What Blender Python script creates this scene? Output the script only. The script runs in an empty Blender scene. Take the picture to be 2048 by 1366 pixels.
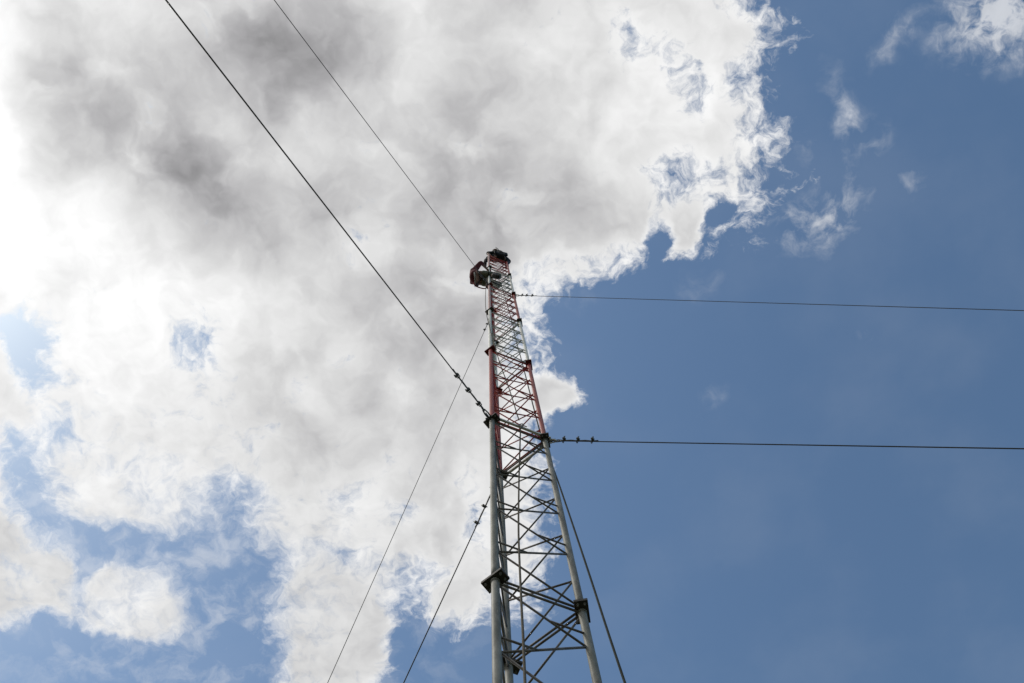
import bpy, bmesh, math, random
from mathutils import Vector, Matrix, Quaternion
random.seed(7)
SC = bpy.context.scene
COL = SC.collection

# ---------------------------------------------------------------- camera
CAM_POS = Vector((0.000000, -2.485411, 1.764465))
cam_data = bpy.data.cameras.new("camera")
cam = bpy.data.objects.new("camera", cam_data)
COL.objects.link(cam)
cam_data.sensor_width = 36.0
cam_data.lens = 29.0572
cam_data.clip_start = 0.05
cam_data.clip_end = 5000.0
cam.matrix_world = Matrix(((0.9956462, 0.0925561, -0.0110477, CAM_POS.x), (0.0883443, -0.9747934, -0.2048735, CAM_POS.y), (-0.0297315, 0.2030055, -0.9787261, CAM_POS.z), (0, 0, 0, 1)))
SC.camera = cam

# ---------------------------------------------------------------- light
SUN_DIR = Vector((-0.582824, -0.092700, 0.807293)).normalized()
SUN_EL = math.asin(SUN_DIR.z)
SUN_AZ = math.atan2(SUN_DIR.x, SUN_DIR.y)
SC.view_settings.view_transform = 'Standard'
SC.view_settings.look = 'None'
SC.view_settings.exposure = 0.0
SC.view_settings.gamma = 1.0
SC.view_settings.use_curve_mapping = False

sun_data = bpy.data.lights.new("sun", 'SUN')
sun_data.energy = 1.4
sun_data.angle = math.radians(10.0)
sun_data.color = (1.0, 0.95, 0.87)
sun = bpy.data.objects.new("sun", sun_data)
COL.objects.link(sun)
sun.location = (0, 0, 60)
sun.rotation_euler = (-SUN_DIR).to_track_quat('-Z', 'Y').to_euler()

# ---------------------------------------------------------------- sky
# A broken cloud deck seen from below: cloud positions are given on the flat deck overhead,
# (x/z, y/z) of the view direction times 1000, so they belong to the world, not to a lens.
CLOUD_EDGE = [(-245, 304), (-164, 319), (-129, 338), (-97, 331), (-64, 321), (-29, 328), (7, 341), (35, 334), (57, 306), (77, 269), (98, 232), (123, 169), (140, 95), (162, 57), (192, 46), (222, 34), (261, 36), (320, 36), (387, 35), (455, 25), (524, 12), (578, -31), (618, -135), (663, -180), (757, -260)]
GAPS = [(230, 23, 56, 25, -15, 1.27),
    (275, 72, 24, 11, -25, 1.5),
    (195, 98, 17, 30, 5, 1.8),
    (210, 45, 30, 15, -15, 1.2),
    (271, 18, 18, 15, 5, 1.05),
    (190, -142, 43, 27, 33, 0.83),
    (240, -88, 52, 26, 62, 0.93),
    (169, -116, 23, 28, 5, 0.75),
    (304, -77, 19, 22, 5, 0.9),
    (254, -58, 24, 20, 5, 0.6),
    (-571, 155, 37, 39, 5, 3.0),
    (-570, 206, 39, 27, 6, 2.1),
    (-567, 267, 28, 36, 6, 1.5),
    (-613, 309, 67, 33, 62, 2.25),
    (-573, 407, 80, 32, 34, 2.4),
    (-369, 178, 45, 60, 5, 1.5),
    (-351, 375, 47, 32, 6, 1.2),
    (-396, 457, 77, 63, 6, 2.7),
    (-488, 430, 63, 28, 17, 2.25),
    (-573, 608, 248, 52, 6, 3.9),
    (-387, 562, 65, 94, 6, 3.0),
    (-599, 568, 91, 33, 6, 2.25),
    (-255, 469, 48, 18, 22, 1.05),
    (-186, 489, 32, 25, 6, 0.68),
    (-158, 419, 29, 27, 6, 0.83),
    (-167, 578, 32, 83, 23, 1.8),
    (-111, 647, 64, 71, 6, 2.1),
    (-117, 518, 26, 36, 6, 0.75),
    (-51, 440, 23, 41, 6, 0.83),
    (-62, 357, 25, 40, 6, 0.6),
    (-38, 659, 54, 45, 6, 1.5),
    (-613, 541, 71, 40, 6, 1.35),
    (-677, 567, 58, 44, 6, 1.35),
    (-567, 457, 19, 50, 17, 1.8),
    (-633, 543, 39, 29, 6, 1.2)]
PUFFS = [(71, 284, 39, 25, 0, 3.0),
    (235, 92, 18, 37, 15, 1.7),
    (-513, 509, 42, 44, 6, 3.6),
    (-648, 427, 28, 76, 6, 0.8),
    (-607, 477, 25, 25, 6, 1.0),
    (-263, 627, 64, 37, -5, 3.0),
    (-242, 563, 39, 44, 6, 0.6),
    (-71, 581, 30, 44, 6, 0.6),
    (-135, 618, 10, 40, 23, 0.5),
    (-470, 439, 25, 14, 28, 0.5)]
WISPS = [(397, 95, 65, 47, -20, 0.95),
    (428, 20, 18, 78, -15, 0.22),
    (607, -123, 67, 56, -20, 1.8),
    (481, -106, 44, 14, -38, 0.7),
    (413, -50, 22, 64, -10, 0.38),
    (428, -8, 21, 32, 5, 0.3),
    (376, 3, 18, 32, 15, 0.45),
    (456, 2, 23, 28, -41, 0.45),
    (513, 51, 31, 30, 5, 0.45),
    (261, 309, 22, 23, 6, 0.35),
    (445, 233, 32, 45, 5, 0.3),
    (253, 164, 43, 22, 5, 0.3),
    (528, -102, 51, 20, -15, 0.25),
    (351, 85, 21, 30, 5, 0.3),
    (106, 160, 37, 19, -5, 0.3),
    (-418, 472, 38, 42, 6, 0.35),
    (-376, 534, 26, 29, 6, 0.3),
    (-649, 556, 39, 29, 6, 0.25),
    (-470, 623, 39, 22, 6, 0.4)]
SHADE = [(-193, -40, 276, 174, 20, 0.07),
    (-1, 53, 144, 142, 5, 0.07),
    (-366, -55, 165, 119, 52, 0.07),
    (-382, -63, 126, 63, 55, 0.17),
    (-314, 25, 85, 49, 52, 0.1),
    (-206, -153, 90, 72, 15, 0.26),
    (-285, -192, 67, 48, 5, 0.12),
    (-6, -24, 65, 75, 5, 0.15),
    (68, 47, 72, 47, 5, 0.15),
    (-84, 148, 103, 93, 5, 0.12),
    (-148, -19, 129, 92, 5, 0.05),
    (-486, -122, 51, 83, 5, 0.12),
    (-342, 237, 91, 59, 38, 0.05),
    (-302, 300, 68, 53, 6, 0.08),
    (-103, 209, 92, 76, 5, 0.08),
    (-163, 300, 100, 98, 6, 0.06),
    (-485, 275, 68, 59, 6, 0.04),
    (216, -78, 117, 123, 5, -0.14),
    (-410, 100, 152, 68, 18, -0.2),
    (-474, 10, 52, 47, 5, -0.2),
    (-56, -162, 29, 59, -14, -0.1),
    (-557, -72, 34, 240, 5, -0.25),
    (-463, 188, 133, 76, 5, -0.18),
    (-548, 309, 123, 99, 6, -0.12),
    (-340, 383, 189, 81, 6, -0.08),
    (-514, 508, 90, 86, 6, -0.1)]
FRAIL = (-433, 485, 331, 235, 15, 1.0)
SHADE = [(a, b, c, d, e, w * 1.2) for a, b, c, d, e, w in SHADE]


world = bpy.data.worlds.new("World")
SC.world = world
world.use_nodes = True
NT = world.node_tree
NT.nodes.clear()

def nd(kind, **kw):
    n = NT.nodes.new(kind)
    for k, v in kw.items():
        setattr(n, k, v)
    return n

def put(sock, v):
    if isinstance(v, bpy.types.NodeSocket):
        NT.links.new(v, sock)
    else:
        sock.default_value = v

def M(op, a, b=0.0, c=None, clamp=False):
    n = nd('ShaderNodeMath', operation=op, use_clamp=clamp)
    put(n.inputs[0], a)
    put(n.inputs[1], b)
    if c is not None:
        put(n.inputs[2], c)
    return n.outputs[0]

def V(op, a, b=None, scale=None):
    n = nd('ShaderNodeVectorMath', operation=op)
    put(n.inputs[0], a)
    if b is not None:
        put(n.inputs[1], b)
    if scale is not None:
        put(n.inputs['Scale'], scale)
    return n.outputs['Value'] if op in ('LENGTH', 'DOT_PRODUCT') else n.outputs['Vector']

def ramp(v, a, b, lo=0.0, hi=1.0, kind='SMOOTHSTEP'):
    n = nd('ShaderNodeMapRange', interpolation_type=kind, clamp=True)
    put(n.inputs['Value'], v)
    n.inputs['From Min'].default_value = a
    n.inputs['From Max'].default_value = b
    n.inputs['To Min'].default_value = lo
    n.inputs['To Max'].default_value = hi
    return n.outputs['Result']

def noise(vec, scale, detail=6.0, rough=0.55, lac=2.0, dist=0.0, color=False):
    n = nd('ShaderNodeTexNoise', noise_dimensions='3D')
    put(n.inputs['Vector'], V('ADD', vec, (3137.0, 2711.0, 40.0)))
    n.inputs['Scale'].default_value = scale
    n.inputs['Detail'].default_value = detail
    n.inputs['Roughness'].default_value = rough
    n.inputs['Lacunarity'].default_value = lac
    n.inputs['Distortion'].default_value = dist
    return n.outputs['Color' if color else 'Fac']

def blobs(vec, items, start=None):
    acc = start
    for (cx, cy, rx, ry, ang, w) in items:
        mp = nd('ShaderNodeMapping', vector_type='TEXTURE')
        put(mp.inputs['Vector'], vec)
        mp.inputs['Location'].default_value = (cx, cy, 0)
        mp.inputs['Rotation'].default_value = (0, 0, math.radians(ang))
        mp.inputs['Scale'].default_value = (rx * 1.6, ry * 1.6, 1)
        e = ramp(V('LENGTH', mp.outputs[0]), 0.0, 1.0, w, 0.0)
        acc = e if acc is None else M('ADD', acc, e)
    return acc

tc = nd('ShaderNodeTexCoord')
sp = nd('ShaderNodeSeparateXYZ')
NT.links.new(tc.outputs['Generated'], sp.inputs[0])
zc = M('MAXIMUM', sp.outputs['Z'], 0.06)
cb = nd('ShaderNodeCombineXYZ')
put(cb.inputs[0], M('DIVIDE', M('MULTIPLY', sp.outputs['X'], 1000.0), zc))
put(cb.inputs[1], M('DIVIDE', M('MULTIPLY', sp.outputs['Y'], 1000.0), zc))
deck = cb.outputs[0]

# billowing: the deck coordinates are stirred at three sizes before the clouds are laid on them
def stir(vec, freq, amp, detail, rough):
    c = noise(vec, freq, detail, rough, color=True)
    return V('MULTIPLY', V('SUBTRACT', c, (0.5, 0.5, 0.5)), (amp, amp, 0.0))
w1 = stir(deck, 0.010, 60.0, 3.0, 0.55)
w2 = stir(deck, 0.035, 30.0, 4.0, 0.55)
bent = V('ADD', deck, V('ADD', w1, w2))
sb = nd('ShaderNodeSeparateXYZ')
put(sb.inputs[0], bent)

# main bank: everything on the near side of an irregular edge line
y0, y1 = CLOUD_EDGE[0][0], CLOUD_EDGE[-1][0]
pts = [((y - y0) / (y1 - y0), (x + 400.0) / 800.0) for y, x in CLOUD_EDGE]
def edge_at(yv):
    fc = nd('ShaderNodeFloatCurve')
    put(fc.inputs['Value'], ramp(yv, y0, y1, kind='LINEAR'))
    cu = fc.mapping.curves[0]
    cu.points[0].location = pts[0]
    cu.points[1].location = pts[-1]
    for p in pts[1:-1]:
        cu.points.new(*p)
    fc.mapping.update()
    return M('SUBTRACT', M('MULTIPLY', fc.outputs[0], 800.0), 400.0)
edge = edge_at(sb.outputs['Y'])
slope = M('MULTIPLY', M('SUBTRACT', edge_at(M('ADD', sb.outputs['Y'], 18.0)), edge), 1 / 18.0)
bank = M('DIVIDE', M('SUBTRACT', edge, sb.outputs['X']), M('MULTIPLY', 36.0, M('SQRT', M('ADD', 1.0, M('MULTIPLY', slope, slope)))))
bank = M('MINIMUM', M('MAXIMUM', bank, -1.8), 1.7)
neg = [(a, b, c, d, e, -w) for (a, b, c, d, e, w) in GAPS]
cover = blobs(bent, neg + PUFFS, bank)
cover = M('MINIMUM', M('MAXIMUM', cover, -1.8), 1.7)

tex = noise(bent, 0.017, 10.0, 0.58, 2.1)                # billows and tatters
mid = noise(bent, 0.047, 8.0, 0.60, 2.15)
fine = noise(bent, 0.125, 6.0, 0.62, 2.2)
body = M('ADD', cover, M('MULTIPLY', M('SUBTRACT', tex, 0.5), 3.8))
body = M('ADD', body, M('MULTIPLY', M('SUBTRACT', mid, 0.5), 2.9))
body = M('ADD', body, M('MULTIPLY', M('SUBTRACT', fine, 0.5), 1.6))
frail = blobs(deck, [FRAIL])                              # the part of the bank that is dissolving
body = M('SUBTRACT', body, M('MULTIPLY', frail, 0.55))
body = M('ADD', 0.2, M('MULTIPLY', M('SUBTRACT', body, 0.2), M('SUBTRACT', 1.0, M('MULTIPLY', frail, 0.58))))
alpha_bank = ramp(body, -0.60, 1.05)
calm = noise(bent, 0.017, 3.0, 0.5, 2.1)
thick = ramp(M('ADD', cover, M('MULTIPLY', M('SUBTRACT', calm, 0.5), 3.6)), 0.1, 2.0)

# torn wisps and a faint veil in the clear part
wz = blobs(bent, WISPS)
shred = noise(V('ADD', deck, V('ADD', w1, V('SCALE', w2, scale=0.6))), 0.030, 9.0, 0.60, 2.1, 0.2)
wv = M('MULTIPLY', wz, ramp(shred, 0.34, 0.72, kind='LINEAR'))
alpha_wisp = M('MULTIPLY', ramp(wv, 0.02, 0.95), 0.60)
veil = M('MULTIPLY', ramp(noise(deck, 0.006, 5.0, 0.5), 0.40, 0.75), 0.03)
veil = M('MAXIMUM', veil, M('MULTIPLY', frail, ramp(noise(bent, 0.022, 7.0, 0.6), 0.42, 0.72, 0.0, 0.42)))
alpha = M('MAXIMUM', alpha_bank, M('MAXIMUM', alpha_wisp, veil))

# radiance that gets down through the cloud: thick shaded parts grey, thin rims and sunward billows bright
soft = noise(V('ADD', deck, w1), 0.0065, 4.0, 0.5)
puff = noise(V('ADD', deck, w1), 0.017, 5.0, 0.50)
sunward = V('ADD', bent, (SUN_DIR.x * 22.0, SUN_DIR.y * 22.0 - 6.0, 0.0))
relief = M('SUBTRACT', calm, noise(sunward, 0.017, 3.0, 0.5, 2.1))
shade = blobs(V('ADD', deck, w1), SHADE)
lum = M('SUBTRACT', 0.70, M('MULTIPLY', shade, thick))
lum = M('ADD', lum, M('MULTIPLY', M('SUBTRACT', soft, 0.5), M('MULTIPLY', thick, -0.24)))
lum = M('ADD', lum, M('MULTIPLY', M('SUBTRACT', puff, 0.5), M('MULTIPLY', thick, -0.24)))
lum = M('ADD', lum, M('MULTIPLY', relief, 0.42))
lum = M('ADD', lum, M('MULTIPLY', M('SUBTRACT', mid, 0.5), 0.10))
lum = M('ADD', lum, M('MULTIPLY', M('SUBTRACT', 1.0, thick), 0.20))
sd = V('DOT_PRODUCT', tc.outputs['Generated'], tuple(SUN_DIR))
glow = M('POWER', M('MAXIMUM', sd, 0.0), 26.0)           # forward scattering around the sun
lum = M('ADD', lum, M('MULTIPLY', glow, 0.16))
lum = M('MINIMUM', M('MAXIMUM', lum, 0.27), 1.15)
tint = nd('ShaderNodeMix', data_type='RGBA')
put(tint.inputs['Factor'], ramp(lum, 0.35, 0.75))
tint.inputs['A'].default_value = (0.985, 0.975, 1.0, 1)
tint.inputs['B'].default_value = (1.0, 1.0, 1.0, 1)

sky = nd('ShaderNodeTexSky', sky_type='NISHITA')
sky.sun_disc = False
sky.sun_elevation = SUN_EL
sky.sun_rotation = SUN_AZ
sky.altitude = 200.0
sky.air_density = 1.0
sky.dust_density = 1.1
sky.ozone_density = 0.7
bg_sky = nd('ShaderNodeBackground')
put(bg_sky.inputs['Color'], V('MULTIPLY', sky.outputs[0], (0.86, 1.0, 1.02)))
bg_sky.inputs['Strength'].default_value = 0.128
bg_cloud = nd('ShaderNodeBackground')
put(bg_cloud.inputs['Color'], tint.outputs['Result'])
put(bg_cloud.inputs['Strength'], lum)
mixs = nd('ShaderNodeMixShader')
put(mixs.inputs['Fac'], alpha)
put(mixs.inputs[1], bg_sky.outputs[0])
put(mixs.inputs[2], bg_cloud.outputs[0])
outw = nd('ShaderNodeOutputWorld')
put(outw.inputs['Surface'], mixs.outputs[0])

# ---------------------------------------------------------------- materials
def material(name, base, rough=0.6, metal=0.0, vary=0.25, scale=18.0, second=None, second_amt=0.5, streak=None, bump=0.0, spec=0.4):
    m = bpy.data.materials.new(name)
    m.use_nodes = True
    nt = m.node_tree
    bs = nt.nodes['Principled BSDF']
    co = nt.nodes.new('ShaderNodeTexCoord')
    mp = nt.nodes.new('ShaderNodeMapping')
    if streak:
        mp.inputs['Scale'].default_value = streak
    nt.links.new(co.outputs['Object'], mp.inputs['Vector'])
    n1 = nt.nodes.new('ShaderNodeTexNoise')
    n1.inputs['Scale'].default_value = scale
    n1.inputs['Detail'].default_value = 8.0
    n1.inputs['Roughness'].default_value = 0.65
    nt.links.new(mp.outputs[0], n1.inputs['Vector'])
    r1 = nt.nodes.new('ShaderNodeValToRGB')
    e = r1.color_ramp.elements
    e[0].position, e[1].position = 0.38, 0.63
    e[0].color = (*[c * (1 - vary) for c in base], 1)
    e[1].color = (*[min(1.0, c * (1 + vary)) for c in base], 1)
    nt.links.new(n1.outputs['Fac'], r1.inputs['Fac'])
    col = r1.outputs['Color']
    if second:
        n2 = nt.nodes.new('ShaderNodeTexNoise')
        n2.inputs['Scale'].default_value = scale * 0.37
        n2.inputs['Detail'].default_value = 6.0
        n2.inputs['Roughness'].default_value = 0.7
        nt.links.new(mp.outputs[0], n2.inputs['Vector'])
        mr = nt.nodes.new('ShaderNodeMapRange')
        mr.inputs['From Min'].default_value = 0.48
        mr.inputs['From Max'].default_value = 0.66
        mr.inputs['To Max'].default_value = second_amt
        nt.links.new(n2.outputs['Fac'], mr.inputs['Value'])
        mx = nt.nodes.new('ShaderNodeMix')
        mx.data_type = 'RGBA'
        nt.links.new(mr.outputs[0], mx.inputs['Factor'])
        nt.links.new(col, mx.inputs['A'])
        mx.inputs['B'].default_value = (*second, 1)
        col = mx.outputs['Result']
    nt.links.new(col, bs.inputs['Base Color'])
    bs.inputs['Roughness'].default_value = rough
    bs.inputs['Metallic'].default_value = metal
    bs.inputs['Specular IOR Level'].default_value = spec
    if bump:
        bp = nt.nodes.new('ShaderNodeBump')
        bp.inputs['Strength'].default_value = bump
        bp.inputs['Distance'].default_value = 0.004
        nt.links.new(n1.outputs['Fac'], bp.inputs['Height'])
        nt.links.new(bp.outputs[0], bs.inputs['Normal'])
    return m

M_GALV = material('galvanised_steel', (0.225, 0.225, 0.20), 0.6, 0.1, 0.36, 17.0, (0.15, 0.16, 0.13), 0.85, (1, 1, 0.35), 0.25)
M_ROD = material('weathered_rod', (0.17, 0.16, 0.15), 0.6, 0.15, 0.25, 18.0, (0.12, 0.08, 0.06), 0.6, None, 0.2)
M_RED = material('faded_red_paint', (0.32, 0.045, 0.034), 0.55, 0.0, 0.22, 14.0, (0.34, 0.095, 0.075), 0.6, (1, 1, 0.3), 0.15)
M_REDDK = material('red_paint', (0.42, 0.036, 0.024), 0.55, 0.0, 0.25, 14.0, (0.28, 0.034, 0.024), 0.5, None, 0.15)
M_WHITE = material('dirty_white_paint', (0.76, 0.76, 0.70), 0.55, 0.0, 0.12, 12.0, (0.36, 0.355, 0.31), 0.5, (1, 1, 0.3), 0.15)
M_WHITERD = material('grey_white_paint', (0.42, 0.43, 0.39), 0.6, 0.0, 0.20, 16.0, (0.22, 0.22, 0.19), 0.5, None, 0.15)
M_PALE = material('sunlit_red_paint', (0.50, 0.30, 0.27), 0.5, 0.0, 0.14, 12.0, (0.42, 0.16, 0.13), 0.5, (1, 1, 0.25), 0.1)  # red paint with the sun glare on the left leg put into its colour
M_PLATE = material('dark_flange_steel', (0.05, 0.048, 0.043), 0.65, 0.05, 0.35, 30.0, (0.09, 0.055, 0.04), 0.5, None, 0.2)
M_PLATER = material('red_flange_paint', (0.15, 0.022, 0.018), 0.6, 0.0, 0.30, 24.0, (0.08, 0.02, 0.016), 0.5, None, 0.2)
M_BOLT = material('zinc_bolt', (0.20, 0.20, 0.18), 0.5, 0.3, 0.15, 40.0)
M_BAR = material('bright_galvanised_bar', (0.75, 0.75, 0.72), 0.5, 0.1, 0.12, 20.0, (0.45, 0.45, 0.42), 0.4)
M_WIRE = material('greased_steel_strand', (0.06, 0.06, 0.052), 0.6, 0.2, 0.2, 40.0, (0.085, 0.08, 0.07), 0.4, None, 0.1)
M_CLIP = material('dull_clip_steel', (0.11, 0.115, 0.105), 0.5, 0.4, 0.3, 50.0)
M_ROPE = material('grey_green_rope', (0.12, 0.105, 0.08), 0.85, 0.0, 0.25, 60.0, (0.08, 0.07, 0.05), 0.5, None, 0.4, 0.2)
M_CABLE = material('dark_braided_rope', (0.055, 0.06, 0.048), 0.85, 0.0, 0.25, 60.0, (0.085, 0.08, 0.06), 0.5, None, 0.2, 0.2)
M_GROUND = material('grass_and_soil', (0.065, 0.07, 0.038), 0.95, 0.0, 0.35, 0.6, (0.10, 0.085, 0.06), 0.6, None, 0.0, 0.1)

# ---------------------------------------------------------------- mesh helpers
def link(name, me, mat, parent=None):
    o = bpy.data.objects.new(name, me)
    COL.objects.link(o)
    if mat is not None:
        me.materials.append(mat)
    if parent is not None:
        o.parent = parent
    return o

def finish(bm, name, smooth=True):
    me = bpy.data.meshes.new(name)
    bm.normal_update()
    bm.to_mesh(me)
    bm.free()
    if smooth:
        for p in me.polygons:
            p.use_smooth = True
    return me

def frame_of(d):
    d = Vector(d).normalized()
    a = Vector((0, 0, 1)) if abs(d.z) < 0.9 else Vector((1, 0, 0))
    u = d.cross(a).normalized()
    return u, d.cross(u).normalized()

def add_tube(bm, pts, rad, seg=8, cap=True):
    pts = [Vector(p) for p in pts]
    n = len(pts)
    rads = rad if isinstance(rad, (list, tuple)) else [rad] * n
    tang = [(pts[min(i + 1, n - 1)] - pts[max(i - 1, 0)]).normalized() for i in range(n)]
    u, _ = frame_of(tang[0])
    rings = []
    for i in range(n):
        u = (u - tang[i] * u.dot(tang[i])).normalized()
        w = tang[i].cross(u)
        rings.append([bm.verts.new(pts[i] + (u * math.cos(2 * math.pi * k / seg) + w * math.sin(2 * math.pi * k / seg)) * rads[i]) for k in range(seg)])
    for a, b in zip(rings, rings[1:]):
        for k in range(seg):
            bm.faces.new((a[k], a[(k + 1) % seg], b[(k + 1) % seg], b[k]))
    if cap:
        bm.faces.new(list(reversed(rings[0])))
        bm.faces.new(rings[-1])

def add_box(bm, c, ax, ay, az, sx, sy, sz, bevel=0.0):
    c, ax, ay, az = Vector(c), Vector(ax).normalized(), Vector(ay).normalized(), Vector(az).normalized()
    mat = Matrix((( ax.x * sx, ay.x * sy, az.x * sz, c.x), (ax.y * sx, ay.y * sy, az.y * sz, c.y), (ax.z * sx, ay.z * sy, az.z * sz, c.z), (0, 0, 0, 1)))
    r = bmesh.ops.create_cube(bm, size=1.0, matrix=mat)
    if bevel:
        ed = list({e for v in r['verts'] for e in v.link_edges})
        bmesh.ops.bevel(bm, geom=ed, offset=bevel, segments=1, affect='EDGES', profile=0.5)

def add_hex(bm, c, d, r, h):
    d = Vector(d).normalized()
    c = Vector(c)
    add_tube(bm, [c, c + d * h], r, 6)

def smooth_curve(pts, k=8):
    pts = [Vector(p) for p in pts]
    out = []
    for i in range(len(pts) - 1):
        p0, p1, p2, p3 = pts[max(i - 1, 0)], pts[i], pts[i + 1], pts[min(i + 2, len(pts) - 1)]
        for j in range(k):
            t = j / k
            out.append(0.5 * ((2 * p1) + (p2 - p0) * t + (2 * p0 - 5 * p1 + 4 * p2 - p3) * t * t + (3 * p1 - p0 - 3 * p2 + p3) * t ** 3))
    out.append(pts[-1])
    return out

def empty(name, loc=(0, 0, 0), parent=None):
    o = bpy.data.objects.new(name, None)
    COL.objects.link(o)
    o.location = loc
    o.empty_display_size = 0.2
    if parent is not None:
        o.parent = parent
    return o

def tag(o, label=None, cat=None, group=None, kind=None):
    for k, v in (('label', label), ('category', cat), ('group', group), ('kind', kind)):
        if v:
            o[k] = v
    return o

# ---------------------------------------------------------------- ground
bm = bmesh.new()
bmesh.ops.create_grid(bm, x_segments=40, y_segments=40, size=1500.0)
ground = link('ground', finish(bm, 'ground'), M_GROUND)
tag(ground, 'grassy ground around the foot of the mast', None, None, 'structure')

# ---------------------------------------------------------------- guyed lattice mast
SEC = 3.0
LEGS = [Vector((-0.16508, -0.25466, 0)), Vector((0.30308, -0.01563, 0)), Vector((-0.13800, 0.27029, 0))]
RADIAL = [l.normalized() for l in LEGS]
PIPE = 0.0235
ZUP = Vector((0, 0, 1))

def leg_mesh(j):
    bm = bmesh.new()
    n = 24
    pts = [LEGS[j] + ZUP * (0.010 + (SEC - 0.020) * i / n) for i in range(n + 1)]
    add_tube(bm, pts, PIPE, 20)
    for z in (0.012, SEC - 0.030):                       # weld collars next to the flanges
        add_tube(bm, [LEGS[j] + ZUP * z, LEGS[j] + ZUP * (z + 0.018)], [PIPE + 0.004, PIPE + 0.0035], 20)
    return finish(bm, 'leg')

def flange_mesh(j):
    """the two bolted plates that join one leg pipe to the next"""
    bm = bmesh.new()
    tan = ZUP.cross(RADIAL[j])
    add_box(bm, LEGS[j], tan, RADIAL[j], ZUP, 0.143, 0.080, 0.022, 0.0012)
    return finish(bm, 'flange', False)

def bolt_mesh(j, a, b):
    bm = bmesh.new()
    tan = ZUP.cross(RADIAL[j])
    c = LEGS[j] + tan * (0.052 * a) + RADIAL[j] * (0.020 * b)
    add_hex(bm, c + ZUP * -0.021, ZUP, 0.0085, 0.042)
    add_tube(bm, [c + ZUP * -0.030, c + ZUP * -0.0212], 0.0048, 8)
    return finish(bm, 'bolt', False)

def on_face(a, z):
    """surface point of a leg towards the next one, slightly inside the pipe"""
    return a + ZUP * z

def zig_mesh(j):
    """one rod bent to and fro nine times up one face of the section"""
    bm = bmesh.new()
    A, B = LEGS[j], LEGS[(j + 1) % 3]
    d = (B - A).normalized()
    A2, B2 = A + d * (PIPE * 0.75), B - d * (PIPE * 0.75)
    zt, zb = SEC - 0.045, 0.045
    pts = []
    for k in range(10):
        z = zt + (zb - zt) * k / 9
        pts.append((A2 if k % 2 == 0 else B2) + ZUP * z)
    for k in range(9):
        p, q = pts[k], pts[k + 1]
        add_tube(bm, [p, q], 0.0068, 8)
    for k in range(10):                                   # weld beads at the bends
        bmesh.ops.create_icosphere(bm, subdivisions=1, radius=0.0095, matrix=Matrix.Translation(pts[k]))
    return finish(bm, 'lattice_bracing')

def bar_mesh(j, z):
    bm = bmesh.new()
    A, B = LEGS[j], LEGS[(j + 1) % 3]
    d = (B - A).normalized()
    add_tube(bm, [A + d * PIPE * 0.7 + ZUP * z, B - d * PIPE * 0.7 + ZUP * z], 0.0078, 8)
    return finish(bm, 'cross_bar')

def step_mesh(k):
    """short rung between a leg of the front face and the rod that ends on that leg"""
    bm = bmesh.new()
    A, B = LEGS[0], LEGS[1]
    d = (B - A).normalized()
    zt, zb = SEC - 0.045, 0.045
    z = zt + (zb - zt) * k / 9 + 0.125
    ln = 0.125 / ((zt - zb) / 9) * (B - A).length
    out = Vector((d.y, -d.x, 0)) * 0.004
    if k % 2 == 0:
        add_tube(bm, [A + d * PIPE * 0.7 + ZUP * z + out, A + d * (ln + 0.012) + ZUP * z + out], 0.0068, 8)
    else:
        add_tube(bm, [B - d * PIPE * 0.7 + ZUP * z + out, B - d * (ln + 0.012) + ZUP * z + out], 0.0068, 8)
    return finish(bm, 'climbing_step')

mast = empty('lattice_mast', (0, 0, 0))
tag(mast, 'tall three-legged lattice mast, bare grey below and banded red and white above', 'mast')

ME = {('leg', j): leg_mesh(j) for j in range(3)}
ME.update({('flange', j): flange_mesh(j) for j in range(3)})
ME.update({('bolt', j, a, b): bolt_mesh(j, a, b) for j in range(3) for a in (-1, 1) for b in (-1, 1)})
ME.update({('zig', j): zig_mesh(j) for j in range(3)})
ME.update({('bar', j, e): bar_mesh(j, z) for j in range(3) for e, z in ((0, 0.022), (1, SEC - 0.022))})
ME.update({('step', k): step_mesh(k) for k in range(1, 9)})

def place(name, me, mat, parent):
    """one object on a shared mesh, with a material of its own"""
    o = bpy.data.objects.new(name, me)
    COL.objects.link(o)
    if not me.materials:
        me.materials.append(mat)
    o.material_slots[0].link = 'OBJECT'
    o.material_slots[0].material = mat
    o.parent = parent
    return o

BANDS = ['grey', 'grey', 'grey', 'red', 'white', 'red', 'white', 'red']
SECTIONS = []
for i, band in enumerate(BANDS):
    sec = empty('mast_section', (0, 0, i * SEC), mast)
    sec['label'] = {'grey': 'bare galvanised lattice section', 'red': 'red painted lattice section', 'white': 'white painted lattice section'}[band]
    SECTIONS.append(sec)
    lm = {'grey': M_GALV, 'red': M_RED, 'white': M_WHITE}[band]
    rm = {'grey': M_ROD, 'red': M_REDDK, 'white': M_WHITERD}[band]
    for j in range(3):
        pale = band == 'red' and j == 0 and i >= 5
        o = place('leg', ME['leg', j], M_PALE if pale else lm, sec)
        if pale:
            o['label'] = 'red leg pipe with sun glare painted into its colour'
        place('lattice_bracing', ME['zig', j], rm, sec)
        place('cross_bar', ME['bar', j, 0], rm, sec)
        place('cross_bar', ME['bar', j, 1], rm, sec)
        if i > 0:
            fl = place('flange', ME['flange', j], M_PLATER if i in (4, 6) else M_PLATE, sec)
            if i < 4:
                for a in (-1, 1):
                    for b in (-1, 1):
                        place('bolt', ME['bolt', j, a, b], M_BOLT, sec)
    for k in range(1, 9):
        place('climbing_step', ME['step', k], rm, sec)

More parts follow.
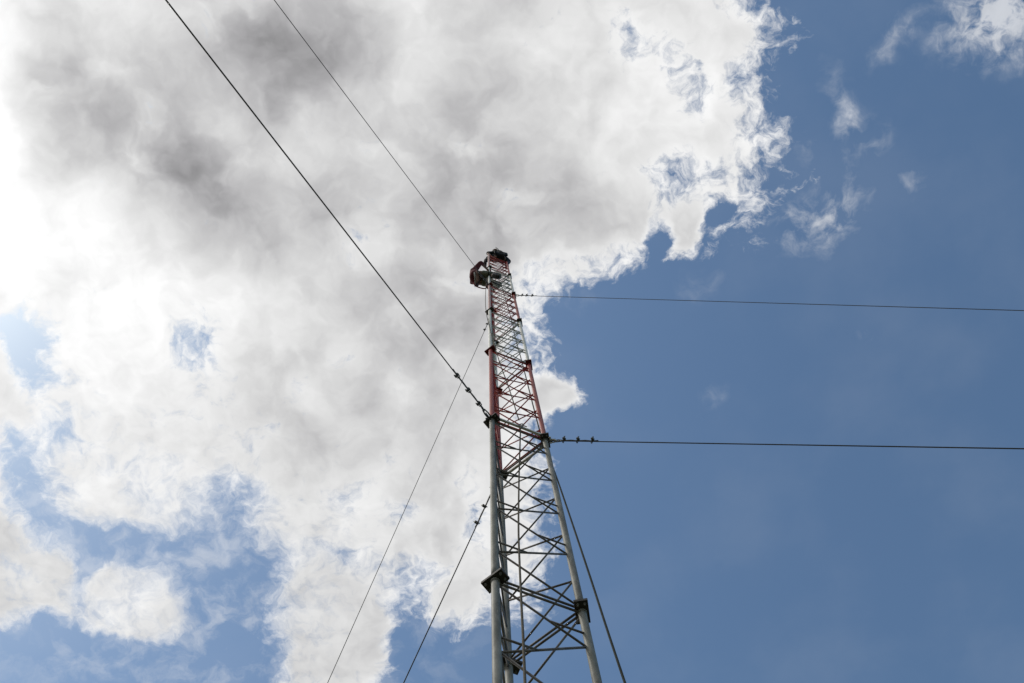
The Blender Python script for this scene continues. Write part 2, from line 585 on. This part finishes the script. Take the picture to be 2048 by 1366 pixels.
# pale tie bars just outside two faces at the lower guy level
for j in (0, 1):
    A, B = LEGS[j], LEGS[(j + 1) % 3]
    d = (B - A).normalized()
    inw = Vector((-d.y, d.x, 0))
    if inw.dot(-(A + B)) < 0:
        inw = -inw
    bm = bmesh.new()
    off = inw * -0.036 + ZUP * 9.004
    add_box(bm, (A + B) / 2 + off, d, inw, ZUP, (B - A).length + 0.010, 0.022, 0.028, 0.002)
    o = link('tie_bar', finish(bm, 'tie_bar', False), M_BAR, mast)
    o['label'] = 'pale bar tying the legs at the lower guy level'

# ---------------------------------------------------------------- guy wires
def uclip(bm, c, d, side):
    """saddle, U-bolt and two nuts around a doubled wire"""
    d = d.normalized()
    s = (side - d * side.dot(d)).normalized()
    w = d.cross(s)
    r = 0.013
    for q in (-1, 1):
        pass
    arc = [c + w * (r * math.cos(t)) - s * (0.012 + r * 0.6 * math.sin(t)) for t in [math.pi * k / 8 for k in range(9)]]
    leg1 = [c + w * r + s * 0.050] + arc + [c - w * r + s * 0.050]
    add_tube(bm, leg1, 0.0042, 6)
    add_box(bm, c + s * 0.020, d, w, s, 0.026, 0.044, 0.014, 0.003)
    for q in (-1, 1):
        add_hex(bm, c + w * (r * q) + s * 0.027, s, 0.0085, 0.012)

def guy(j, z, dev, label, clips, tail, rad, group):
    a = math.atan2(LEGS[j].y, LEGS[j].x) + math.radians(dev)
    A = LEGS[j] + ZUP * z
    B = Vector((15 * math.cos(a), 15 * math.sin(a), 0.15))
    d = (B - A).normalized()
    rad_dir = RADIAL[j]
    root = empty('guy_wire', A)
    tag(root, label, 'guy wire', group)
    inv = -A
    up = (ZUP - d * ZUP.dot(d)).normalized()
    sd = d.cross(up).normalized()
    first = clips[0]
    eye = first - 0.085                                   # where the loop turns round the thimble
    # lug plate and shackle
    bm = bmesh.new()
    add_box(bm, inv + A + rad_dir * 0.058 + ZUP * -0.018, rad_dir, ZUP, rad_dir.cross(ZUP), 0.075, 0.045, 0.010, 0.002)
    link('lug', finish(bm, 'lug', False), M_PLATE, root)
    e0, e1 = d * 0.055, d * max(eye, 0.085)
    bm = bmesh.new()
    for q in (-1, 1):
        add_tube(bm, [e0 + sd * 0.014 * q, d * (eye * 0.5 + 0.03) + sd * 0.016 * q, e1 + sd * 0.010 * q], 0.0065, 8)
    add_tube(bm, [e0 - sd * 0.028, e0 + sd * 0.028], 0.0075, 8)
    add_hex(bm, e0 + sd * 0.028, sd, 0.012, 0.010)
    arc = [e1 + sd * 0.010 * math.cos(t) + d * 0.016 * math.sin(t) for t in [math.pi * k / 8 for k in range(9)]]
    add_tube(bm, arc, 0.0065, 8)
    link('shackle', finish(bm, 'shackle'), M_BAR if j == 1 else M_CLIP, root)
    # thimble: a teardrop of channel inside the loop
    bm = bmesh.new()
    cen = d * (eye + 0.028)
    drop = []
    for k in range(25):
        t = 2 * math.pi * k / 24
        rr = 0.020
        p = cen - d * (rr * math.cos(t)) + up * (rr * math.sin(t))
        if math.cos(t) < 0:
            p = cen - d * (rr * 1.9 * math.cos(t)) + up * (rr * math.sin(t) * (1 - 0.35 * abs(math.cos(t))))
        drop.append(p)
    add_tube(bm, drop, 0.006, 8, False)
    link('thimble', finish(bm, 'thimble'), M_CLIP, root)
    # the strand itself, then its doubled-back tail
    L = (B - A).length
    bm = bmesh.new()
    n = 60
    pts = []
    for k in range(n + 1):
        t = first + (L - first) * k / n
        sag = 0.010 * math.sin(math.pi * t / L)
        pts.append(d * t - up * 0.0 - ZUP * sag)
    loop = [d * (first - 0.02) - up * 0.010, cen + d * 0.015 - up * 0.022, cen - up * 0.026]
    back = [cen - d * (0.026 * math.sin(t)) - up * 0.026 * math.cos(t) for t in [math.pi * k / 10 for k in range(1, 10)]]
    ret = [cen + up * 0.026, cen + d * 0.02 + up * 0.022, d * (first - 0.015) + up * 0.014]
    path = list(reversed(pts)) + loop + back + ret
    gap = 2.1 * rad
    for ci, c in enumerate(clips):
        path.append(d * c + up * gap)
        nxt = clips[ci + 1] if ci + 1 < len(clips) else tail
        bow = 0.012 if ci + 1 < len(clips) else 0.006
        path.append(d * ((c + nxt) / 2) + up * (gap + bow))
    path.append(d * tail + up * (gap + 0.014))
    add_tube(bm, path, rad, 8)
    link('strand', finish(bm, 'strand'), M_WIRE, root)
    for c in clips:
        bm = bmesh.new()
        uclip(bm, d * c + up * gap * 0.5, d, (up + sd * 0.35 * (1 if j != 2 else -1)))
        link('wire_clip', finish(bm, 'wire_clip', False), M_CLIP, root)
    return root

G = 'steel guy wires of the mast'
guy(0, 9, 7.8, 'thick guy wire rising to the upper left from the lower guy level with three clips', [0.25, 0.46, 0.675], 0.76, 0.0052, G)
guy(0, 18, 7.0, 'thin guy wire running up and left from behind the crouching climber', [0.25, 0.40, 0.55], 0.68, 0.0050, G)
guy(1, 18, -0.4, 'upper guy wire running right across the blue sky from the red mast band', [0.23, 0.363, 0.524], 0.65, 0.0050, G)
guy(1, 9, -2.0, 'lower guy wire running right across the blue sky from the grey mast leg', [0.185, 0.326, 0.47], 0.525, 0.0052, G)
guy(2, 18, 7.1, 'long thin guy wire slanting down left from high on the mast to the frame edge', [0.22, 0.345, 0.507], 0.56, 0.0050, G)
guy(2, 9, 7.6, 'shorter guy wire slanting down left from behind the lower grey leg', [0.14, 0.323, 0.487], 0.53, 0.0052, G)

# ---------------------------------------------------------------- ropes
def rope(name, pts, rad, mat, label, cat):
    P = smooth_curve(pts, 10)
    o = Vector(P[0])
    bm = bmesh.new()
    add_tube(bm, [p - o for p in P], rad, 8)
    ob = link(name, finish(bm, name), mat)
    ob.location = o
    tag(ob, label, cat)
    return ob

hoist = empty('hoist_rope', Vector((0.0879, -0.2051, 9.0200)))
tag(hoist, 'thin hoist rope looping from the mast top down inside the lattice', 'rope')
o0 = hoist.location.copy()
bm = bmesh.new()
UP = [Vector((0.1425, -0.1300, 23.9000)), Vector((0.0172, -0.1201, 23.6000)), Vector((-0.0797, -0.1276, 22.9000)), Vector((-0.1317, -0.1810, 21.6000)), Vector((-0.1649, -0.2445, 20.4000)), Vector((-0.1876, -0.2516, 19.9000)), Vector((-0.2163, -0.2392, 19.0000)), Vector((-0.2333, -0.2586, 17.4000)), Vector((-0.2393, -0.2401, 16.0000)), Vector((-0.2176, -0.2598, 14.7000)),
      Vector((-0.1820, -0.2806, 13.7000)), Vector((-0.1398, -0.2773, 12.8000)), Vector((-0.1032, -0.2792, 12.0000)), Vector((-0.0480, -0.2481, 11.1000)), Vector((-0.0000, -0.2243, 10.5000)), Vector((0.0403, -0.2013, 9.9000)), Vector((0.0702, -0.2036, 9.3000)), Vector((0.0820, -0.1986, 9.1200))]
add_tube(bm, [p - o0 for p in smooth_curve(UP, 8)], 0.0055, 8)
link('upper_line', finish(bm, 'upper_line'), M_ROPE, hoist)
bm = bmesh.new()
DN = [Vector((0.0852, -0.1944, 8.8600)), Vector((0.0633, -0.2031, 8.4000)), Vector((0.0243, -0.2252, 7.5500)), Vector((-0.0087, -0.2993, 6.6000)), Vector((-0.0193, -0.3437, 6.1000)), Vector((-0.0265, -0.4270, 5.5000)), Vector((-0.0316, -0.4900, 5.0000)), Vector((-0.0366, -0.5546, 4.6000)), Vector((-0.0402, -0.6931, 4.0500)), Vector((-0.0406, -1.0067, 3.2000))]
add_tube(bm, [p - o0 for p in smooth_curve(DN, 8)], 0.0062, 8)
link('lower_line', finish(bm, 'lower_line'), M_ROPE, hoist)
bm = bmesh.new()                                          # snap hook over the pale bar
hc = Vector((0.0951, -0.1915, 9.0000)) - o0
hk = [hc + Vector((0.022 * math.cos(t), 0.006 * math.sin(t * 0.5), 0.030 * math.sin(t))) for t in [math.radians(a) for a in range(-60, 275, 15)]]
add_tube(bm, hk, 0.0045, 8)
add_tube(bm, [hc + Vector((0.0, 0, -0.030)), hc + Vector((0.004, -0.004, -0.075)), Vector((0.0852, -0.1944, 8.8600)) - o0], [0.008, 0.010, 0.007], 8)
add_tube(bm, [hc + Vector((0.01, 0, -0.02)), hc + Vector((0.05, 0.01, -0.055))], 0.005, 6)
link('snap_hook', finish(bm, 'snap_hook'), M_CLIP, hoist)

rope('tag_line', [Vector((0.0825, 0.1273, 21.0000)), Vector((0.2058, 0.3010, 16.7795)), Vector((0.2095, 0.2932, 15.6000)), Vector((0.2510, 0.2704, 13.2935)), Vector((0.2993, 0.2417, 10.1155)), Vector((0.3309, 0.2302, 9.3630)), Vector((0.3649, 0.2188, 8.6000)), Vector((0.3986, 0.2069, 7.7005)), Vector((0.4301, 0.1950, 6.7835)), Vector((0.4492, 0.1864, 6.1430)), Vector((0.4682, 0.1784, 5.5935)), Vector((0.5013, 0.1673, 4.7605))], 0.0075, M_CABLE, 'dark rope slanting down to the right behind the right mast leg', 'rope')

# ---------------------------------------------------------------- the two climbers
M_SKIN = material('brown_skin', (0.16, 0.085, 0.055), 0.6, 0.0, 0.12, 20.0)
M_HAIR = material('black_hair', (0.012, 0.011, 0.010), 0.7, 0.0, 0.3, 60.0)
M_MAROON = material('maroon_cloth', (0.12, 0.022, 0.026), 0.9, 0.0, 0.35, 9.0, (0.05, 0.016, 0.026), 0.6)
M_OLIVE = material('grey_green_cloth', (0.20, 0.205, 0.165), 0.9, 0.0, 0.25, 9.0, (0.12, 0.125, 0.10), 0.6)
M_SEAT = material('dark_seat_cloth', (0.05, 0.03, 0.028), 0.9, 0.0, 0.3, 9.0)
M_NAVY = material('dark_navy_cloth', (0.020, 0.023, 0.034), 0.9, 0.0, 0.35, 8.0, (0.03, 0.045, 0.05), 0.5)
M_DARK = material('black_green_cloth', (0.022, 0.027, 0.022), 0.9, 0.0, 0.35, 8.0, (0.045, 0.02, 0.018), 0.5)
M_BOOT = material('dark_boot_leather', (0.022, 0.020, 0.018), 0.6, 0.0, 0.3, 20.0)
M_STRAP = material('grey_webbing', (0.26, 0.26, 0.25), 0.8, 0.0, 0.15, 30.0)
M_REDSTRAP = material('red_webbing', (0.26, 0.03, 0.03), 0.8, 0.0, 0.2, 30.0)
M_TEAL = material('dull_teal_fabric', (0.018, 0.032, 0.036), 0.85, 0.0, 0.25, 12.0)
M_EYE = material('eye_white', (0.6, 0.6, 0.58), 0.3, 0.0, 0.05, 20.0)

def skin(name, nodes, edges, root, mat, parent, origin, levels=2):
    """grow one continuous surface round a joint tree"""
    keys = list(nodes)
    me = bpy.data.meshes.new(name)
    me.from_pydata([tuple(nodes[k][0] - origin) for k in keys], [(keys.index(a), keys.index(b)) for a, b in edges], [])
    tmp = bpy.data.objects.new('tmp', me)
    COL.objects.link(tmp)
    tmp.modifiers.new('skin', 'SKIN')
    lay = me.skin_vertices[0].data
    for i, k in enumerate(keys):
        r = nodes[k][1]
        lay[i].radius = r if isinstance(r, tuple) else (r, r)
        lay[i].use_root = (k == root)
    ss = tmp.modifiers.new('sub', 'SUBSURF')
    ss.levels = ss.render_levels = levels
    dg = bpy.context.evaluated_depsgraph_get()
    out = bpy.data.meshes.new_from_object(tmp.evaluated_get(dg))
    bpy.data.objects.remove(tmp)
    for p in out.polygons:
        p.use_smooth = True
    out.materials.clear()
    return link(name, out, mat, parent)

def ik(a, b, l1, l2, pole):
    """middle joint of a two-bone limb from a to b bending towards pole"""
    d = b - a
    L = min(d.length, (l1 + l2) * 0.995)
    d.normalize()
    x = (l1 * l1 - l2 * l2 + L * L) / (2 * L)
    h = math.sqrt(max(l1 * l1 - x * x, 0.0))
    p = (pole - a) - d * (pole - a).dot(d)
    p.normalize()
    return a + d * x + p * h, a + d * L

def hand_nodes(N, E, side, wrist, direction, curl_to):
    """palm, four curled fingers and a thumb closing round what is held"""
    d = direction.normalized()
    c = (curl_to - d * curl_to.dot(d)).normalized()
    w = d.cross(c)
    palm = wrist + d * 0.055
    N[side + 'palm'] = (palm, (0.034, 0.020))
    E.append((side + 'wrist', side + 'palm'))
    for i, (o, ln) in enumerate(((-0.028, 0.070), (-0.009, 0.080), (0.010, 0.074), (0.028, 0.058))):
        b0 = palm + d * 0.040 + w * o
        p1 = b0 + d * ln * 0.38 + c * ln * 0.20
        p2 = p1 + d * ln * 0.06 + c * ln * 0.40
        p3 = p2 - d * ln * 0.16 + c * ln * 0.22
        prev = side + 'palm'
        for q, (pt, r) in enumerate(((b0, 0.0095), (p1, 0.009), (p2, 0.0085), (p3, 0.007))):
            k = '%sf%d%d' % (side, i, q)
            N[k] = (pt, r)
            E.append((prev, k))
            prev = k
    t0 = palm - w * 0.030 + d * 0.002 + c * 0.012
    t1 = t0 - w * 0.012 + d * 0.022 + c * 0.026
    t2 = t1 + w * 0.008 + d * 0.016 + c * 0.024
    prev = side + 'palm'
    for q, (pt, r) in enumerate(((t0, 0.012), (t1, 0.010), (t2, 0.008))):
        k = '%st%d' % (side, q)
        N[k] = (pt, r)
        E.append((prev, k))
        prev = k

def person(label, J, top_mat, leg_mat, sleeve, seat_mat, loose=0.013):
    """J: world positions of pelvis, hips, shoulders, head, wrists, ankles, toes, poles"""
    root = empty('person', J['pelvis'])
    tag(root, label, 'person')
    O = J['pelvis'].copy()
    N, E = {}, []
    chest = (J['shL'] + J['shR']) / 2
    up = (chest - J['pelvis']).normalized()
    N['pelvis'] = (J['pelvis'], (0.125, 0.105))
    N['waist'] = (J['pelvis'].lerp(chest, 0.38), (0.125, 0.095))
    N['chest'] = (J['pelvis'].lerp(chest, 0.78), (0.150, 0.105))
    N['neckbase'] = (chest + up * 0.03, 0.070)
    nk = chest + (J['head'] - chest) * 0.50
    N['neck'] = (nk, 0.052)
    hd = (J['head'] - nk).normalized()
    face = (J['face'] - hd * J['face'].dot(hd)).normalized()
    side = hd.cross(face)
    N['jaw'] = (J['head'] - hd * 0.055 + face * 0.012, (0.066, 0.072))
    N['skull'] = (J['head'] + hd * 0.015, (0.077, 0.088))
    N['crown'] = (J['head'] + hd * 0.085, (0.058, 0.066))
    E += [('pelvis', 'waist'), ('waist', 'chest'), ('chest', 'neckbase'), ('neckbase', 'neck'), ('neck', 'jaw'), ('jaw', 'skull'), ('skull', 'crown')]
    N['nose'] = (J['head'] - hd * 0.010 + face * 0.098, 0.016)
    E.append(('skull', 'nose'))
    N['chin'] = (J['head'] - hd * 0.095 + face * 0.070, 0.026)
    E.append(('jaw', 'chin'))
    mid = {}
    for s in 'LR':
        hip, ank = J['hip' + s], J['ank' + s]
        knee, ank2 = ik(hip, ank, 0.43, 0.42, J['kneepole' + s])
        mid['knee' + s] = knee
        N['hip' + s] = (hip, 0.080)
        N['thigh' + s] = (hip.lerp(knee, 0.45), 0.072)
        N['knee' + s] = (knee, 0.058)
        N['calf' + s] = (knee.lerp(ank2, 0.35), 0.055)
        N['ank' + s] = (ank2, 0.038)
        td = (J['toe' + s] - ank2).normalized()
        N['foot' + s] = (ank2 + td * 0.10 + Vector((0, 0, -0.045)), (0.040, 0.032))
        N['toe' + s] = (ank2 + td * 0.19 + Vector((0, 0, -0.055)), (0.036, 0.022))
        E += [('pelvis', 'hip' + s), ('hip' + s, 'thigh' + s), ('thigh' + s, 'knee' + s), ('knee' + s, 'calf' + s), ('calf' + s, 'ank' + s), ('ank' + s, 'foot' + s), ('foot' + s, 'toe' + s)]
        sh, wr = J['sh' + s], J['wr' + s]
        elb, wr2 = ik(sh, wr, 0.29, 0.26, J['elbpole' + s])
        mid['elb' + s] = elb
        mid['wr' + s] = wr2
        N['sh' + s] = (sh, 0.064)
        N['arm' + s] = (sh.lerp(elb, 0.5), 0.050)
        N['elb' + s] = (elb, 0.041)
        N['fore' + s] = (elb.lerp(wr2, 0.35), 0.040)
        N[s + 'wrist'] = (wr2, 0.027)
        E += [('neckbase', 'sh' + s), ('sh' + s, 'arm' + s), ('arm' + s, 'elb' + s), ('elb' + s, 'fore' + s), ('fore' + s, s + 'wrist')]
        hand_nodes(N, E, s, wr2, wr2 - elb, J['curl' + s])
        e = J['head'] + hd * 0.0 + side * (0.080 if s == 'L' else -0.080) - face * 0.005
        N['ear' + s] = (e + side * (0.012 if s == 'L' else -0.012), (0.012, 0.022))
        E.append(('skull', 'ear' + s))
    body = skin('body', N, E, 'pelvis', M_SKIN, root, O)
    # clothes follow the same joints a little further out
    def cloth(name, keys, root_key, grow, mat, skirt=0.0):
        sub = {k: N[k] for k in keys}
        g = {}
        for k, (p, r) in sub.items():
            g[k] = (p, tuple(x + grow for x in r) if isinstance(r, tuple) else r + grow)
        for k in ('pelvis', 'waist'):
            if skirt and k in g:
                g[k] = (g[k][0], tuple(x + skirt for x in g[k][1]))
        ee = [(a, b) for a, b in E if a in g and b in g]
        return skin(name, g, ee, root_key, mat, root, O)
    tk = ['pelvis', 'waist', 'chest', 'neckbase'] + [k + s for s in 'LR' for k in (('sh', 'arm', 'elb', 'fore') if sleeve else ('sh', 'arm'))]
    cloth('shirt', tk, 'pelvis', 0.014, top_mat, 0.028)
    cloth('trouser_seat', ['pelvis', 'hipL', 'hipR'], 'pelvis', 0.018, seat_mat)
    for s in 'LR':
        cloth('trouser_leg', [k + s for k in ('hip', 'thigh', 'knee', 'calf')], 'hip' + s, loose, leg_mat)
    for s in 'LR':
        cloth('boot', ['calf' + s, 'ank' + s, 'foot' + s, 'toe' + s], 'ank' + s, 0.014, M_BOOT)
    # hair: a cap over the back and top of the skull
    bm = bmesh.new()
    bmesh.ops.create_uvsphere(bm, u_segments=20, v_segments=14, radius=1.0)
    for v in list(bm.verts):
        if v.co.z < -0.15 and v.co.x > -0.2 or v.co.z < -0.6:
            bm.verts.remove(v)
    for v in bm.verts:
        c = v.co.copy()
        v.co = (J['head'] + hd * 0.030 - face * 0.012 - O) + face * c.x * 0.098 + side * c.y * 0.086 + hd * c.z * 0.105
    link('hair', finish(bm, 'hair'), M_HAIR, root)
    for q in (-1, 1):
        bm = bmesh.new()
        bmesh.ops.create_uvsphere(bm, u_segments=10, v_segments=8, radius=0.012, matrix=Matrix.Translation(J['head'] - O + hd * 0.018 + face * 0.078 + side * 0.031 * q))
        link('eye', finish(bm, 'eye'), M_EYE, body)
    return root, O, mid

# lower climber: sits back in his harness on the left of the mast, boots on the lattice either side of the near leg
J1 = dict(
    pelvis=Vector((-0.4539, -0.2444, 19.5000)), hipL=Vector((-0.3487, -0.3241, 19.4800)), hipR=Vector((-0.3604, -0.1444, 19.4500)),
    shL=Vector((-0.4714, -0.3571, 19.9800)), shR=Vector((-0.5258, -0.1344, 19.9300)), head=Vector((-0.4837, -0.2643, 20.2000)), face=Vector((1, 0.05, 0.25)),
    ankL=Vector((-0.0981, -0.3136, 19.1200)), ankR=Vector((-0.1190, -0.1532, 19.0200)), toeL=Vector((0.0254, -0.2845, 19.0500)), toeR=Vector((0.0059, -0.0876, 18.9500)),
    kneepoleL=Vector((-0.3131, -0.0522, 21.6000)), kneepoleR=Vector((-0.3219, 0.1661, 21.6000)),
    wrL=Vector((-0.2143, -0.3221, 20.3600)), wrR=Vector((-0.2392, -0.1739, 19.8500)), elbpoleL=Vector((-0.3166, -0.5413, 20.2000)), elbpoleR=Vector((-0.4365, -0.0225, 19.4000)),
    curlL=Vector((0.2, 1, 0)), curlR=Vector((0.2, -1, 0)))
p1, O1, mid1 = person('climber in maroon top and grey-green trousers leaning back in a harness beside the mast', J1, M_MAROON, M_OLIVE, True, M_SEAT)
bm = bmesh.new()
add_tube(bm, [p - O1 for p in smooth_curve([Vector((-0.4950, -0.3697, 19.8000)), Vector((-0.4653, -0.3369, 19.4200)), Vector((-0.4617, -0.2508, 19.3300)), Vector((-0.4677, -0.1448, 19.4000)), Vector((-0.4891, -0.0649, 19.6000))], 6)], 0.016, 8)
link('harness_strap', finish(bm, 'harness_strap'), M_STRAP, p1)
for s in 'LR':
    h, k = J1['hip' + s], mid1['knee' + s]
    bm = bmesh.new()
    for t in (0.40, 0.52):
        c = h.lerp(k, t)
        u, w = frame_of(k - h)
        add_tube(bm, [c + (u * math.cos(a) + w * math.sin(a)) * 0.101 - O1 for a in [2 * math.pi * i / 20 for i in range(21)]], 0.010, 6, False)
        break
    link('leg_loop', finish(bm, 'leg_loop'), M_BOOT, p1)
bm = bmesh.new()
add_tube(bm, [p - O1 for p in smooth_curve([Vector((-0.5133, -0.1355, 19.5000)), Vector((-0.4735, -0.0857, 19.4000)), Vector((-0.3804, -0.0406, 19.3500)), Vector((-0.2745, -0.0216, 19.3000)), Vector((-0.1950, -0.0683, 19.3000))], 6)], 0.013, 8)
link('lanyard', finish(bm, 'lanyard'), M_REDSTRAP, p1)

# upper climber: squats across the very top of the mast, one boot hanging each side
J2 = dict(
    pelvis=Vector((0.1346, -0.1399, 24.2000)), hipL=Vector((0.0412, -0.1621, 24.2000)), hipR=Vector((0.2266, -0.1063, 24.1800)),
    shL=Vector((-0.0178, -0.2232, 24.6000)), shR=Vector((0.2125, -0.1565, 24.6400)), head=Vector((0.0275, -0.2353, 24.8600)), face=Vector((-0.8, -0.4, 0.1)),
    ankL=Vector((-0.2723, -0.0883, 24.1400)), ankR=Vector((0.3054, -0.0079, 24.1400)), toeL=Vector((-0.2963, 0.0230, 24.0600)), toeR=Vector((0.3001, 0.1052, 24.0600)),
    kneepoleL=Vector((-0.2333, 0.0054, 26.5000)), kneepoleR=Vector((0.4466, 0.1279, 26.5000)),
    wrL=Vector((-0.1295, -0.2336, 24.1200)), wrR=Vector((0.0288, -0.1923, 24.0500)), elbpoleL=Vector((-0.2327, -0.2942, 24.5000)), elbpoleR=Vector((0.3106, -0.2267, 24.4000)),
    curlL=Vector((0.3, 1, 0)), curlR=Vector((0.3, 1, 0)))
p2, O2, mid2 = person('climber in dark navy clothes squatting across the very top of the mast', J2, M_DARK, M_NAVY, True, M_NAVY, 0.034)
# flat pack on the upper climber's back
bm = bmesh.new()
add_box(bm, Vector((0.2406, -0.2125, 24.4000)) - O2, (1, 0.35, 0), (-0.3, 1, 0.2), (0, -0.2, 1), 0.24, 0.05, 0.22, 0.02)
link('pack', finish(bm, 'pack', False), M_TEAL, p2)
# stiff wire ends that stick up beside him
wt = empty('wire_end', Vector((0.1073, -0.3019, 24.1000)))
tag(wt, 'thin looped wire ends sticking up at the top of the mast', 'wire')
ow = wt.location.copy()
for k, pts in enumerate(([Vector((0.0956, -0.2488, 24.1000)), Vector((0.0872, -0.3104, 24.6000)), Vector((0.0442, -0.3537, 25.0000))], [Vector((0.1158, -0.2470, 24.1000)), Vector((0.1147, -0.3079, 24.6000)), Vector((0.0922, -0.3235, 24.9000)), Vector((0.0501, -0.3420, 25.0000))], [Vector((0.0027, -0.2709, 24.1000)), Vector((-0.0045, -0.3008, 24.5000)), Vector((-0.0089, -0.3098, 24.7000))])):
    bm = bmesh.new()
    add_tube(bm, [p - ow for p in smooth_curve(pts, 5)], 0.009, 6)
    link('wire', finish(bm, 'wire'), M_WIRE, wt)
